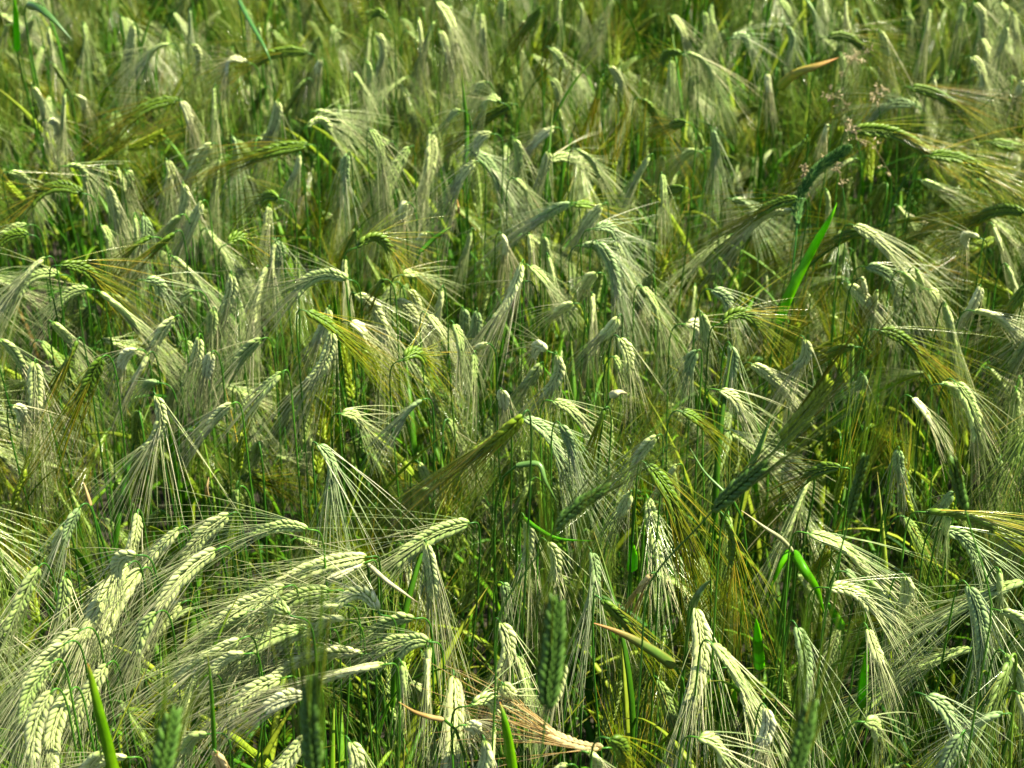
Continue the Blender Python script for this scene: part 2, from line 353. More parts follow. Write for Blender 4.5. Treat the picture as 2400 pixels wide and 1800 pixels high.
# ------------------------------------------------------------------ the ears the photograph shows, one by one
# each crop is 2212 px wide for 800 px of the photograph; entries: base x,y  tip x,y  bulge  tone[flags]
# flags: W broad face to the viewer, N narrow edge to the viewer, U upright and close, S splayed awns, L long
CROPS = {
(0, 0): """540,150 540,340 .03 gNS;862,160 835,400 .04 pW;1245,285 1275,430 .1 p;215,560 285,770 .1 p;1600,405 1470,490 -.4 w;
1180,655 1235,810 .06 w;1800,655 1720,920 .05 pWS;1370,935 1225,1170 -.06 pW;1990,940 1625,1020 -.1 dW;1940,1000 1905,1130 .03 p;
1085,1040 1080,1210 .14 pW;1425,1020 1400,1240 .04 g;1505,880 1500,1110 .04 bN;430,1075 550,1190 .3 g;660,1075 630,1180 .1 g;
755,1090 800,1300 .06 gN;820,1110 840,1200 .05 g;1190,1190 1170,1370 .14 pW;1310,1310 1200,1560 -.04 p;530,1250 200,1330 -.16 dW;
60,1115 180,1220 .2 g;700,1200 770,1480 .08 p;870,1400 870,1640 .0 gN;935,1400 925,1600 .06 bW;1785,1560 1795,1720 .08 bW;
1150,655 830,800 -.1 dW;1990,345 1670,400 -.12 dW;2075,390 2060,480 .03 w;180,1520 0,1580 -.1 dW;170,1460 -10,1570 -.1 g;
310,780 370,870 .15 w;1680,170 1670,300 .0 g;980,1540 830,1650 -.02 d;1130,1510 1000,1620 -.02 d;1470,1580 1620,1620 .3 dW;
1600,60 1610,200 .03 g;1740,1340 1720,1520 .0 p;1800,1285 1700,1305 -.1 dW;1990,820 2140,850 .3 g;500,620 540,690 .1 w;
1100,285 950,420 -.22 g;420,600 410,820 .0 gN;1390,560 1395,780 .02 gN;660,1460 710,1620 .08 g;1160,1400 1080,1500 .0 g;
210,120 170,210 .0 g;50,160 30,230 .0 g;2040,720 2212,900 .2 g;790,110 820,230 .0 g;1230,60 1235,200 .0 bN""",
(800, 0): """620,10 735,300 .05 pL;500,120 515,370 .0 pN;640,200 690,420 .04 pWS;605,140 550,320 .0 g;230,215 240,440 .07 pW;
165,395 180,530 .1 g;80,470 135,570 .1 g;915,90 925,290 .03 p;1295,50 1165,225 -.03 dW;1400,150 1335,315 .03 dW;
1350,310 1450,450 .08 g;295,125 175,120 -.3 dW;2140,100 2230,310 .1 pW;1735,430 1820,570 .1 pW;930,535 880,610 -.05 pW;
1105,680 865,820 -.08 dW;1690,500 1620,740 .0 dN;1940,640 2040,820 .1 d;2140,390 2140,560 .0 g;1025,660 930,700 -.3 g;
580,870 510,1260 .06 pWLS;970,870 880,960 -.2 pW;850,980 1030,1230 .1 bWL;1380,830 1220,970 .0 wWS;870,1050 740,1260 -.08 pW;
1120,900 1130,1120 .1 gW;1340,985 1300,1140 .1 pW;1360,1040 1510,1050 .2 gW;1530,970 1670,1140 .03 g;190,840 260,1080 .12 gS;
440,960 290,1280 -.03 gW;40,1000 30,1200 .0 bW;1690,1330 1560,1500 .04 pWS;1480,1320 1240,1450 -.06 bW;1510,1330 1660,1360 .1 d;
1640,1480 1790,1560 .3 bW;2000,1010 1890,1230 .0 g;2080,1130 2090,1300 .0 g;420,1320 400,1410 .0 wW;840,1500 800,1640 .0 g;
1040,1520 1060,1640 .1 w;1220,1520 1230,1650 .0 p;1310,1530 1330,1670 .0 g;100,1600 320,1640 .32 dW;1560,1590 1690,1670 .2 b;
770,720 700,780 -.05 g;2230,795 2140,815 -.1 dW;2212,1220 2110,1235 .0 dW;2200,350 2080,420 -.25 dW;1420,-20 1415,110 .0 gN;
1545,20 1555,130 .05 g;880,20 860,150 .0 g;700,30 720,150 .0 g;1050,-10 1040,120 .0 g;1175,140 1180,200 .0 w;540,1510 510,1590 .0 w;
1360,510 1410,620 .05 g;1130,1160 1200,1260 .1 g""",
(1600, 0): """30,340 190,530 .1 gS;310,245 430,320 .3 b;680,170 700,300 .1 bS;1060,0 1080,180 .0 pN;1280,200 1310,400 .03 pW;
1600,60 1570,260 .0 p;1890,20 1930,260 .12 pWS;1940,250 1970,450 .03 p;1870,370 1940,560 .12 pW;1630,510 1650,600 .0 w;
940,240 1160,310 .12 dW;1480,565 1770,690 .07 dWL;1500,685 1220,800 -.22 b;1100,850 1590,1000 .08 dWLS;1600,1010 1980,1140 .05 dWLS;
190,840 200,1080 .05 bWS;90,980 0,1030 -.1 g;740,1290 480,1390 -.07 dW;320,1290 440,1420 .1 bW;710,1370 400,1540 -.12 pS;
1270,1520 980,1570 -.08 dW;1110,1460 1340,1640 .05 p;2212,1380 1890,1440 -.18 dW;2010,1460 2070,1620 .0 pN;1550,1170 1680,1230 .05 g;
1920,1540 1830,1600 -.3 w;630,0 700,130 .05 g;800,0 860,140 .05 b;190,30 200,150 .0 g;140,80 150,180 .0 g;2100,170 2060,330 .0 pS;
2150,90 2170,250 .0 p;2060,20 2100,130 .05 g;70,500 60,600 .0 p;550,480 560,590 .0 w;930,1230 940,1370 .0 gN;1460,90 1470,200 .0 g;
1820,20 1800,150 .0 g;2200,520 2170,620 .0 w;2000,920 2180,960 .0 dW;800,890 740,1010 .0 dN;940,820 920,890 .0 w""",
(0, 600): """290,15 100,240 -.1 pS;380,120 130,260 -.16 g;390,60 650,210 .22 dWL;650,235 890,460 .06 gL;570,215 380,320 -.08 g;
940,155 1030,270 .3 bW;1130,10 1330,290 .0 gNL;1500,120 1430,400 .08 pW;1725,75 1650,430 .03 pLS;2250,150 1920,250 -.14 gWS;
2130,340 2040,560 .05 pW;1990,360 2240,540 .04 dL;2150,490 2000,820 .08 pWL;1130,400 1000,590 -.07 pW;1380,350 1370,500 .05 gW;
1290,530 1250,720 .03 pW;880,610 790,720 -.05 wW;960,640 870,800 .0 p;1370,630 1340,770 .03 wW;1690,540 1510,740 -.03 gW;
1500,960 1360,1090 .0 pW;225,690 235,1050 .04 pWL;1010,905 930,1260 .13 pWLS;2060,1220 2130,1500 .15 bWLS;500,550 400,740 .05 d;
660,660 520,950 .05 dW;0,540 150,750 .1 g;340,430 440,540 .05 g;1250,230 1160,300 .0 g;730,250 860,370 .05 g;1820,760 1650,940 .0 gS;
1785,-90 1770,120 .0 pNS;90,970 140,1060 .1 w;1020,820 950,855 -.1 b""",
(800, 600): """20,20 30,180 .0 p;1170,45 1000,400 .06 pL;1220,65 1350,210 .08 g;1180,165 1110,230 -.1 wW;95,245 270,610 .08 pWL;
430,215 490,420 .15 pW;350,285 490,460 .1 pW;650,215 610,400 .03 pN;60,430 160,540 .12 w;560,380 680,560 .05 p;730,440 770,640 .08 g;
790,340 780,480 .05 bW;880,360 860,520 .03 bW;860,640 845,880 .0 g;1650,115 1580,200 -.15 pW;1625,250 1630,410 .0 pN;
1660,-90 1780,260 .12 bWL;1340,0 1370,150 .0 gN;1500,310 1390,370 -.05 pS;1950,200 2060,480 .1 gL;1790,400 1680,530 .0 pW;
1800,530 1860,760 .1 pW;1330,610 1250,640 -.2 wW;1400,640 1310,890 .14 pWL;1290,700 1180,860 .0 gW;400,670 545,690 .28 dW;
1040,870 1050,980 .05 wW;0,1020 120,1100 .08 g;520,935 400,1060 -.03 bS;1180,1050 1420,1370 .13 bWL;1370,940 1550,1080 .12 gW;
1710,990 1660,1130 .0 dN;2040,1170 1910,1350 -.03 pW;1980,1350 2180,1760 .1 dWLS;1870,1540 1800,1670 .0 p;1420,1090 1500,1300 .06 bW;
930,570 885,600 .0 w;2170,1360 2110,1450 .0 p;400,120 520,145 .1 g;1770,660 1800,740 .0 g;270,160 220,240 .0 d""",
(1600, 600): """190,220 300,360 .2 bW;250,430 495,460 .28 dWS;120,370 145,540 .03 gW;20,440 80,530 .25 wW;790,540 740,710 .16 pWS;
310,580 310,780 .07 bW;90,620 40,760 -.05 bW;450,700 620,830 .05 pW;240,870 370,1010 .14 pW;1165,765 1120,850 .1 bWS;
1270,480 1530,660 .14 dWL;1190,70 1380,270 .18 bWL;1080,180 1220,330 .03 pW;1170,150 1180,220 .0 w;1430,110 1490,220 .05 g;
1515,90 1545,210 .03 gN;1600,220 1645,300 .05 pW;1930,200 1830,400 .04 wL;1890,355 2130,490 .08 pS;1700,310 1760,560 .0 gN;
2210,200 2120,340 .0 dW;1110,590 950,640 -.08 dW;1490,920 1610,1080 .04 w;1690,830 1760,900 .1 g;1770,820 1900,1180 .06 gL;
1260,230 1240,330 .0 p;1020,1370 800,1440 -.08 dW;0,1010 130,1100 .05 d;1400,1260 1410,1400 .0 bW;1750,1540 1680,1650 .0 b;
2100,60 2150,190 .0 gN;1080,1690 1190,1290 .0 uUL;1830,1640 1760,1330 .0 uUL""",
(0, 1200): """510,-20 420,180 -.04 bWLS;890,10 735,420 .05 pL;410,100 350,230 .0 p;1160,110 930,350 -.04 pL;1480,20 1190,330 -.05 pWLS;
1990,110 1640,160 -.08 gWL;910,380 650,880 -.07 pWLS;880,280 760,410 -.2 pW;1010,660 890,900 -.04 gW;420,420 390,680 .0 g;
2370,293 1820,460 -.06 pWLS;1840,490 1530,830 -.05 pWLS;2360,330 1880,680 -.02 wNLS;1600,650 1380,800 -.04 g;1580,920 1380,1030 -.1 p;
2340,920 1740,1100 -.06 pLS;2480,990 1990,1140 -.06 pN;1310,930 1190,1330 .03 pNLS;1970,1190 1730,1270 -.05 wW;330,1170 220,1610 -.05 pWL;
460,1160 340,1660 -.03 pWL;1350,1070 1270,1180 .0 p;1975,1460 1770,1700 .03 pWS;1340,1440 1210,1560 -.1 g;820,1590 600,1670 -.05 p;
650,1560 560,1680 .0 p;1030,1740 1120,1300 .0 uUWL;2050,1740 2025,1070 .0 uUWL;410,860 170,1130 -.04 pWL;1870,660 1750,700 -.3 g;
2212,600 2040,650 -.1 p;1400,1560 1440,1680 .0 t;2080,760 1800,880 -.1 p""",
(800, 1200): """825,75 350,330 -.05 gWLS;550,200 600,560 .06 pL;1190,40 1190,320 .07 pW;1330,190 1360,450 .16 pWS;
1620,260 1590,640 .03 bL;1690,570 1900,790 .05 d;1030,715 1030,1040 .17 pWS;730,1070 690,1700 .05 pWLS;235,640 -20,600 -.3 pW;
470,690 190,800 -.1 gWS;560,840 380,920 -.1 gW;440,820 240,900 -.08 gW;20,700 -150,770 -.08 p;1440,970 1370,1240 .0 p;
1330,1270 1400,560 .0 uUWL;1140,930 1210,1240 .06 g;990,1400 980,1660 .0 pN;930,1480 880,1710 .12 pWS;60,1490 70,1710 .06 pWN;
840,1250 1010,1320 .22 g;1690,1530 1320,1400 .06 tLS;2000,410 1940,510 .0 t;570,870 560,1250 .0 pN;390,980 395,1170 .0 gN;
1740,1470 1820,1600 .1 dW;1600,1560 1650,1670 .1 p;810,1380 880,1420 .1 w;1050,1120 1110,1180 .0 p;1050,470 1060,560 .0 b;
1460,1640 1400,1740 -.1 p""",
(1600, 1200): """80,620 45,1250 .1 pWLS;270,30 310,340 .07 dL;820,140 1210,400 .07 gLS;1680,110 1900,340 .2 bWL;1850,480 1930,960 .08 bWLS;
950,490 1220,640 .1 pW;1200,440 1330,780 .06 gLS;1440,415 1430,590 .1 pW;740,745 790,1180 .12 bWL;190,850 420,1300 .07 gL;
540,1270 500,1510 .05 wWS;1200,760 1280,980 .05 p;1580,1190 1740,1400 .13 bW;2060,640 2230,780 .05 g;2090,920 2200,1190 .08 g;
1575,0 2025,120 .05 dL;1800,1450 1690,1670 -.03 bWS;2070,1310 1870,1440 -.1 bN;100,1460 250,1620 .18 g;1180,1360 1260,1450 .1 g;
700,1760 830,1240 .0 uUWL;2050,380 2050,560 .0 gN;2180,1180 2230,1330 .0 p;1060,390 1120,470 .05 b;1720,20 1700,130 .0 g""",
}
EARS = []
for (ox, oy), s in CROPS.items():
    for e in s.replace('\n', '').split(';'):
        a, b, c, d = e.split()
        ax_, ay_ = map(float, a.split(',')); bx_, by_ = map(float, b.split(','))
        k = 800 / 2212
        EARS.append((ox + ax_ * k, oy + ay_ * k, ox + bx_ * k, oy + by_ * k, float(c), d[0], d[1:]))

def proj(P):
    q = P - CO; z = q @ FW
    return 1200 + (q @ RT) / z / TANH * 1200, 900 - (q @ UP) / z / TANV * 900

FIELD_TOP = .87
PLANTS = []
EARS += [(x0_, y0_, x1_, y1_, -.06, t_, 'WSL') for x0_, y0_, x1_, y1_, t_ in [
    (300, 1325, 195, 1500, 'p'), (185, 1480, 85, 1625, 'p'), (505, 1290, 375, 1425, 'p'), (625, 1400, 480, 1505, 'p'), (705, 1475, 555, 1560, 'g'),
    (560, 1500, 420, 1590, 'p'), (770, 1385, 630, 1445, 'g'), (250, 1560, 165, 1710, 'p'), (120, 1555, 55, 1700, 'g'), (425, 1415, 325, 1540, 'p'),
    (90, 1330, 20, 1480, 'g'), (660, 1590, 540, 1680, 'p')]]
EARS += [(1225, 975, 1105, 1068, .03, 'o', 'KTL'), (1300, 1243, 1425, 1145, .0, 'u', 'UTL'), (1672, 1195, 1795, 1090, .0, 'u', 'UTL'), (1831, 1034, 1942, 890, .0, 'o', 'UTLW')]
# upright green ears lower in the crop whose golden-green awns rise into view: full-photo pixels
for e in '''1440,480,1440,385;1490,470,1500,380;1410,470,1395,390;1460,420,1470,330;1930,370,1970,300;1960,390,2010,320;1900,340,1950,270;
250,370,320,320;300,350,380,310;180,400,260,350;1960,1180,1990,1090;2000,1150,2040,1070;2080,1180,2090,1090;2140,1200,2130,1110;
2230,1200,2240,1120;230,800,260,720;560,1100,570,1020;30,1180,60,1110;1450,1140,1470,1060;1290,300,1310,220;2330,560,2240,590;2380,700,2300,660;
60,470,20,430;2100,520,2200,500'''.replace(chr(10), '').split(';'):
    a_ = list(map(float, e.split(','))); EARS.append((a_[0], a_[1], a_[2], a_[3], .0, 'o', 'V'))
def build_plant(i, px0, py0, px1, py1, bulge, tone, fl):
    rg = np.random.default_rng(1000 + i)
    up = 'U' in fl or 'V' in fl
    zc = FIELD_TOP + rg.normal() * .018
    if 'K' in fl: zc = 1.08
    elif 'V' in fl: zc = .76
    elif up: zc = 1.09 if py0 > 1500 else 1.06
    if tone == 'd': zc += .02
    P0 = at_z(px0, py0, zc)
    d1 = ray(px1, py1); s0 = d1 @ (P0 - CO); m = np.linalg.norm(CO + d1 * s0 - P0)
    want = rg.uniform(.064, .076)
    if m > want * .97: L_ = m * 1.02
    else: L_ = max(min(want, m * 1.12), .03)
    off = math.sqrt(max(L_ * L_ - m * m, 0))
    s1 = s0 - off if up else s0 + off
    P1 = CO + d1 * s1
    dx, dy = px1 - px0, py1 - py0; dl = math.hypot(dx, dy)
    nx, ny = dy / dl, -dx / dl
    perp = RT * nx - UP * ny
    Cc = (P0 + P1) / 2 + perp * (bulge + rg.normal() * .035) * L_ * 2 * (1.0) + (0 if up else 1) * np.array([0, 0, 1]) * .04 * L_
    view = nrm(CO - P0)
    T_ = nrm(P1 - P0); side = nrm(np.cross(T_, view)); fc = np.cross(side, T_)
    if 'W' in fl: roll = rg.normal() * .25 + (.25 if rg.random() < .5 else -.25)
    elif 'N' in fl: roll = R(90) + rg.normal() * .2
    else: roll = R(50) * rg.choice([-1, 1]) + rg.normal() * .4
    Nd = fc * math.cos(roll) + side * math.sin(roll)
    ks = (.0113 if 'W' in fl else .0107) * (1.08 if py0 < 900 else 1.0) * rg.uniform(.93, 1.07)
    ks *= min(1.15, max(.85, (L_ / .07) ** .5))
    nk = int(np.clip(round(L_ / .0027), 14, 32))
    spread = 10 if 'S' in fl else 4.5
    if up: spread = 6 if 'U' in fl else 12
    if 'T' in fl: spread = 1.4
    alen = rg.uniform(.112, .138) * (.55 if L_ < .045 else 1)
    if py0 < 1150 and not up: alen *= 1.12
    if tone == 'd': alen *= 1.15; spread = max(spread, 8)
    P, T, Nn, S, sd_, org, M, sc, tip, D0, D1, ln = ear_layout(P0, Cc, P1, Nd, nk, ks, spread, alen, rg, gravity=.1 if up else .5)
    T0 = nrm(Cc - P0)
    if up: T0 = nrm(T0 + np.array([0, 0, .3]))
    if 'K' in fl: T0 = nrm(T0 * .6 + np.array([0, 0, -.5]))
    path, foot = stem_path(P0, T0, rg=rg, yb=not up)
    root = bpy.data.objects.new('barley_plant', None); COL.objects.link(root)
    root.empty_display_size = .02
    root.location = foot
    # stem
    a = Acc(); rad = np.linspace(.0006, .0012, len(path)); rad[:3] *= 1.05
    tubes(a, path[None], rad[None], M_STEM, sides=6, rnd=np.array([rg.random() * .7]))
    link('stem', a.mesh('stem', foot), root)
    # ear and its kernels
    a = Acc(); aw = Acc(); ear_core(a, P, T, Nn, S, ks, MK[tone], rg, MA[tone], aw, alen, spread * .45, 7, .1 if up else (.6 if py0 > 1150 else .95))
    ear = link('ear', a.mesh('ear', P0), root, P0 - foot)
    if np.linalg.norm(P0 - CO) < 1.72:
        for k in range(nk):
            ko = link('kernel', KMESH[tone, int(rg.integers(4))], ear)
            mm = Matrix(M[k].tolist()).to_4x4()
            ko.matrix_local = Matrix.Translation(Vector(org[k] - P0)) @ mm @ Matrix.Diagonal((sc[k], sc[k], sc[k], 1))
    else:
        a = Acc()
        for k in range(nk):
            a.add((KV * sc[k]) @ M[k].T + org[k], KQ, KT, np.full(len(KV), rg.random()), KAL, MK[tone])
        ko = link('kernels', a.mesh('kernels', P0), ear); ko['kind'] = 'stuff'
    a = aw; awns(a, tip, D0, D1, ln, MA[tone], seg=7, rg=rg, r0=.00048)
    ao = link('awns', a.mesh('awns', P0), ear); ao['kind'] = 'stuff'
    # a flag leaf lower on the stem
    if rg.random() < .75:
        a = Acc(); f = path[-int(rg.integers(4, 7))]
        leaf_on(a, f, rg.uniform(0, 6.28), rg.uniform(.12, .2), rg.uniform(.006, .010), M_LEAF, rg, up=rg.uniform(.6, 1.1), droop=rg.uniform(.4, 1.3), rnd=rg.random())
        link('leaf', a.mesh('leaf', foot), root)
    PLANTS.append(dict(o=root, x=px0 * .5 + px1 * .5, y=py0 * .5 + py1 * .5, dx=dx, dy=dy, tone=tone, fl=fl, b=bulge, L=dl))

for i, e in enumerate(EARS): build_plant(i, *e)

# ------------------------------------------------------------------ the rest of the crop, below and between (one mass)
def variant(k, kind):
    rg = np.random.default_rng(50 + k)
    a = Acc()
    H = .74
    if kind == 'up':
        az = rg.uniform(0, 6.28); lean = rg.uniform(.1, .5)
        P0 = np.array([0, 0, H * .93]); dr = nrm(np.array([math.cos(az) * lean, math.sin(az) * lean, 1.0]))
        P1 = P0 + dr * .068; Cc = (P0 + P1) / 2 + rg.normal(size=3) * .003
    else:
        az = rg.uniform(0, 6.28); dn = rg.uniform(-3.0, -.5)
        P0 = np.array([0, 0, H]); dr = nrm(np.array([math.cos(az), math.sin(az), dn]))
        P1 = P0 + dr * .068; Cc = (P0 + P1) / 2 + np.array([0, 0, .007])
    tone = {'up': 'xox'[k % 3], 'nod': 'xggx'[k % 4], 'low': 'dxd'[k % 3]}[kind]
    q = rg.normal(size=3)
    P, T, Nn, S, sd_, org, M, sc, tip, D0, D1, ln = ear_layout(P0, Cc, P1, q, 24, .0098, 14, .12, rg, gravity=.15 if kind == 'up' else .4)
    ear_core(a, P, T, Nn, S, .0098, MK[tone], rg, MA[tone], a, .12, 14, 5, .5)
    for j in range(len(P)):
        a.add((KV * sc[j]) @ M[j].T + org[j], KQ, KT, np.full(len(KV), rg.random()), KAL, MK[tone])
    awns(a, tip, D0, D1, ln, MA[tone], seg=5, rg=rg)
    path, foot = stem_path(P0, nrm(Cc - P0), rg=rg)
    tubes(a, path[None], np.linspace(.0008, .0017, len(path))[None], M_STEM, sides=5, rnd=np.array([rg.random()]))
    for z_i in (5, 3):
        leaf_on(a, path[-z_i], rg.uniform(0, 6.28), rg.uniform(.12, .22), rg.uniform(.006, .011),
                M_LEAF if rg.random() < .93 else M_DRY, rg, up=rg.uniform(.6, 1.2), droop=rg.uniform(.3, 1.3), rnd=rg.random())
    # bring the foot under the origin
    V = a.v
    for q_ in range(len(V)): V[q_] = V[q_] - np.array([foot[0], foot[1], 0])
    return a.mesh('barley_mass_source')
def tiller(k):
    rg = np.random.default_rng(90 + k); a = Acc()
    h = rg.uniform(.45, .68); foot = np.zeros(3); top = np.array([rg.normal() * .04, rg.normal() * .04, h])
    path = bez3(foot, np.array([0, 0, h * .4]), top - np.array([0, 0, h * .3]), top, np.linspace(0, 1, 8))
    tubes(a, path[None], np.linspace(.002, .001, 8)[None], M_STEM, sides=5, rnd=np.array([rg.random()]))
    for j in (4, 6, 7):
        leaf_on(a, path[j], rg.uniform(0, 6.28), rg.uniform(.12, .24), rg.uniform(.005, .011),
                M_LEAF if rg.random() < 1.1 else M_DRY, rg, up=rg.uniform(.8, 1.2), droop=rg.uniform(.15, 1.0), rnd=rg.random())
    return a.mesh('tiller_source')

src = bpy.data.collections.new('crop_sources')
def source(me, i):
    o = bpy.data.objects.new('crop_source_%02d' % i, me); src.objects.link(o)
kinds = ['nod'] * 8 + ['low'] * 3 + ['up'] * 4
for i, kd in enumerate(kinds): source(variant(i, kd), i)
for i in range(5): source(tiller(i), len(kinds) + i)
NV = len(kinds) + 5

HOLES = [(*at_z(hx_, hy_, .8)[:2], hr_) for hx_, hy_, hr_ in [(10, 330, .24), (20, 290, .22), (5, 400, .14), (1790, 320, .10), (600, 1340, .07), (2000, 1250, .07), (1000, 1340, .07), (1200, 1290, .05), (1350, 1330, .05), (1560, 1420, .05), (1850, 1450, .06), (1000, 1420, .04), (560, 230, .05), (2290, 90, .06), (1500, 110, .04), (150, 1120, .05), (720, 1150, .05)]]
def crop_mass():
    pts, rot, scl, idx = [], [], [], []
    rg = np.random.default_rng(5)
    area = (-3.2, 3.2, .78, 7.0)
    n = int(640 * (area[1] - area[0]) * (area[3] - area[2]))
    X = rg.uniform(area[0], area[1], n); Y = rg.uniform(area[2], area[3], n)
    for x, y in zip(X, Y):
        d = np.array([x, y, .87]) - CO; z = d @ FW
        u = abs(x / z / TANH) if z > 0 else 9; v = (d @ UP) / z / TANV
        inside = u < 1.2 and v < 1.5
        r = rg.random()
        if inside and any(math.hypot(x - hx, y - hy) < hr * (1 + .3 * rg.normal()) for hx, hy, hr in HOLES): continue
        if inside:
            if v > .35 and rg.random() < .35: continue
            far = v > -.38 and not (v < 0 and u > .3 and x > 0)
            if r < (.34 if far else .22): k = rg.integers(0, 8); s = rg.uniform(.80, 1.05) if far else rg.uniform(.70, .96)
            elif r < (.42 if far else .32): k = rg.integers(8, 11); s = rg.uniform(.74, 1.0)
            elif r < (.66 if far else .54): k = rg.integers(11, 15); s = rg.uniform(.80, 1.0)
            else: k = rg.integers(15, 20); s = rg.uniform(.75, 1.06)
        else:
            if r < .5: k = rg.integers(0, 8); s = rg.uniform(1.05, 1.2)
            elif r < .62: k = rg.integers(8, 11); s = rg.uniform(.9, 1.08)
            elif r < .70: k = rg.integers(11, 15); s = rg.uniform(.85, 1.05)
            else: k = rg.integers(15, 20); s = rg.uniform(.8, 1.15)
        pts.append((x, y, 0)); idx.append(int(k)); scl.append(s)
        rot.append((rg.normal() * .05, rg.normal() * .05, rg.uniform(0, 6.28)))
    me = bpy.data.meshes.new('barley_crop'); me.from_pydata(pts, [], [])
    for nm, ty, arr in (('rot', 'FLOAT_VECTOR', np.array(rot, np.float32).ravel()), ('scl', 'FLOAT', np.array(scl, np.float32)), ('pick', 'INT', np.array(idx, np.int32))):
        at = me.attributes.new(nm, ty, 'POINT')
        at.data.foreach_set('vector' if ty == 'FLOAT_VECTOR' else 'value', arr)
    o = link('barley_crop', me)
    o['kind'] = 'stuff'; o['label'] = 'dense mass of green barley stems, leaves and awns beneath the ears'
    g = bpy.data.node_groups.new('spread_crop', 'GeometryNodeTree')
    g.interface.new_socket('Geometry', in_out='INPUT', socket_type='NodeSocketGeometry')
    g.interface.new_socket('Geometry', in_out='OUTPUT', socket_type='NodeSocketGeometry')
    gi = g.nodes.new('NodeGroupInput'); go = g.nodes.new('NodeGroupOutput')
    ci = g.nodes.new('GeometryNodeCollectionInfo'); ci.inputs['Collection'].default_value = src
    ci.inputs['Separate Children'].default_value = True; ci.inputs['Reset Children'].default_value = True
    ip = g.nodes.new('GeometryNodeInstanceOnPoints'); ip.inputs['Pick Instance'].default_value = True
    def attr(nm, ty):
        n_ = g.nodes.new('GeometryNodeInputNamedAttribute'); n_.data_type = ty; n_.inputs['Name'].default_value = nm
        return n_.outputs['Attribute']
    L = g.links
    L.new(gi.outputs[0], ip.inputs['Points']); L.new(ci.outputs[0], ip.inputs['Instance'])
    L.new(attr('pick', 'INT'), ip.inputs['Instance Index'])
    er = g.nodes.new('FunctionNodeEulerToRotation'); L.new(attr('rot', 'FLOAT_VECTOR'), er.inputs[0])
    L.new(er.outputs[0], ip.inputs['Rotation'])
    L.new(attr('scl', 'FLOAT'), ip.inputs['Scale'])
    L.new(ip.outputs[0], go.inputs[0])
    md = o.modifiers.new('spread', 'NODES'); md.node_group = g
crop_mass()

# ------------------------------------------------------------------ single leaves, weeds and grasses the photograph shows
def spline(pts, n):
    pts = np.array(pts, float)
    t = np.linspace(0, len(pts) - 1, n); out = []
    for x in t:
        i = int(min(x, len(pts) - 2)); f = x - i
        p0 = pts[max(i - 1, 0)]; p1 = pts[i]; p2 = pts[i + 1]; p3 = pts[min(i + 2, len(pts) - 1)]
        out.append(.5 * (2 * p1 + (p2 - p0) * f + (2 * p0 - 5 * p1 + 4 * p2 - p3) * f * f + (3 * p1 - p0 - 3 * p2 + p3) * f ** 3))
    return np.array(out)

def blade_shoot(name, label, cat, line, wid, mat, stem=True, face=.8, group=None, fold=.3, rnd=.6, profile=None):
    """line: (px, py, z) points from the blade's foot to its tip"""
    C = spline([at_z(*p) for p in line], 16)
    foot = np.array([C[0][0] + .01, C[0][1] + (.12 if line[0][2] < 1.0 else .95), 0.0])
    root = bpy.data.objects.new(name, None); COL.objects.link(root); root.location = foot
    root['label'] = label; root['category'] = cat
    if group: root['group'] = group
    T = nrm(np.gradient(C, axis=0)); view = nrm(CO - C)
    side = nrm(np.cross(T, view))
    tw = np.linspace(-.5, .5, 16)[:, None] * .8
    W = side * np.cos(tw + (1 - face) * 1.2) + view * np.sin(tw + (1 - face) * 1.2)
    a = Acc(); ribbon(a, C, W, wid, mat, rnd=rnd, fold=fold, profile=profile)
    link('leaf', a.mesh('leaf', foot), root)
    if stem:
        t0 = T[0] if T[0][2] > .1 else np.array([0, 0, 1.0])
        path = bez3(C[0], C[0] - t0 * .06, foot + np.array([0, 0, .35]), foot, np.linspace(0, 1, 12))
        if line[0][2] > 1.0:                       # tall shoot leaning out of the crop from behind and below
            e = np.array(line[0][:2], float) - np.array(line[1][:2], float); e /= np.linalg.norm(e)
            ks_ = [at_z(line[0][0] + e[0] * q_, line[0][1] + e[1] * q_, z_) for q_, z_ in ((0, line[0][2]), (45, 1.08), (80, .9), (105, .7))]
            ks_.append(np.array([ks_[-1][0], ks_[-1][1] + .05, 0.0]))
            path = spline(ks_, 12)
        a = Acc(); tubes(a, path[None], np.linspace(.0013, .002, 12)[None], M_STEM, sides=6, rnd=np.array([.3]))
        link('stem', a.mesh('stem', foot), root)
    return root

B = blade_shoot
B('barley_shoot', 'broad bright green leaf blade standing beside the dark foxtail grass head', 'leaf blade',
  [(1824, 758, .82), (1850, 690, .86), (1900, 590, .91), (1940, 520, .955), (1962, 475, .975)], .0118, M_LEAFB, rnd=.7)
B('barley_shoot', 'yellow-green leaf blade with red tip, standing at the bottom left', 'leaf blade',
  [(275, 1840, .90), (255, 1760, .93), (232, 1670, .965), (213, 1590, .99), (206, 1555, 1.0)], .0085, M_LEAFY, rnd=.5)
B('barley_shoot', 'thin dark upright shoot crossing the big leaning ears at lower left', 'leaf blade',
  [(503, 1765, .86), (499, 1690, .90), (493, 1600, .94), (486, 1532, .97)], .0036, M_LEAF, rnd=.0, fold=.8)
B('barley_shoot', 'orange-tipped green leaf pointing left at lower centre', 'leaf blade',
  [(1582, 1562, .82), (1540, 1532, .84), (1470, 1492, .86), (1392, 1460, .87)], .0095, M_ORANGE, rnd=.1)
B('barley_shoot', 'silvery white straw leaf lying below the leaning green ear', 'leaf blade',
  [(862, 1322, .86), (905, 1360, .86), (945, 1388, .86), (980, 1413, .855)], .0042, M_STRAW, rnd=.8, stem=True)
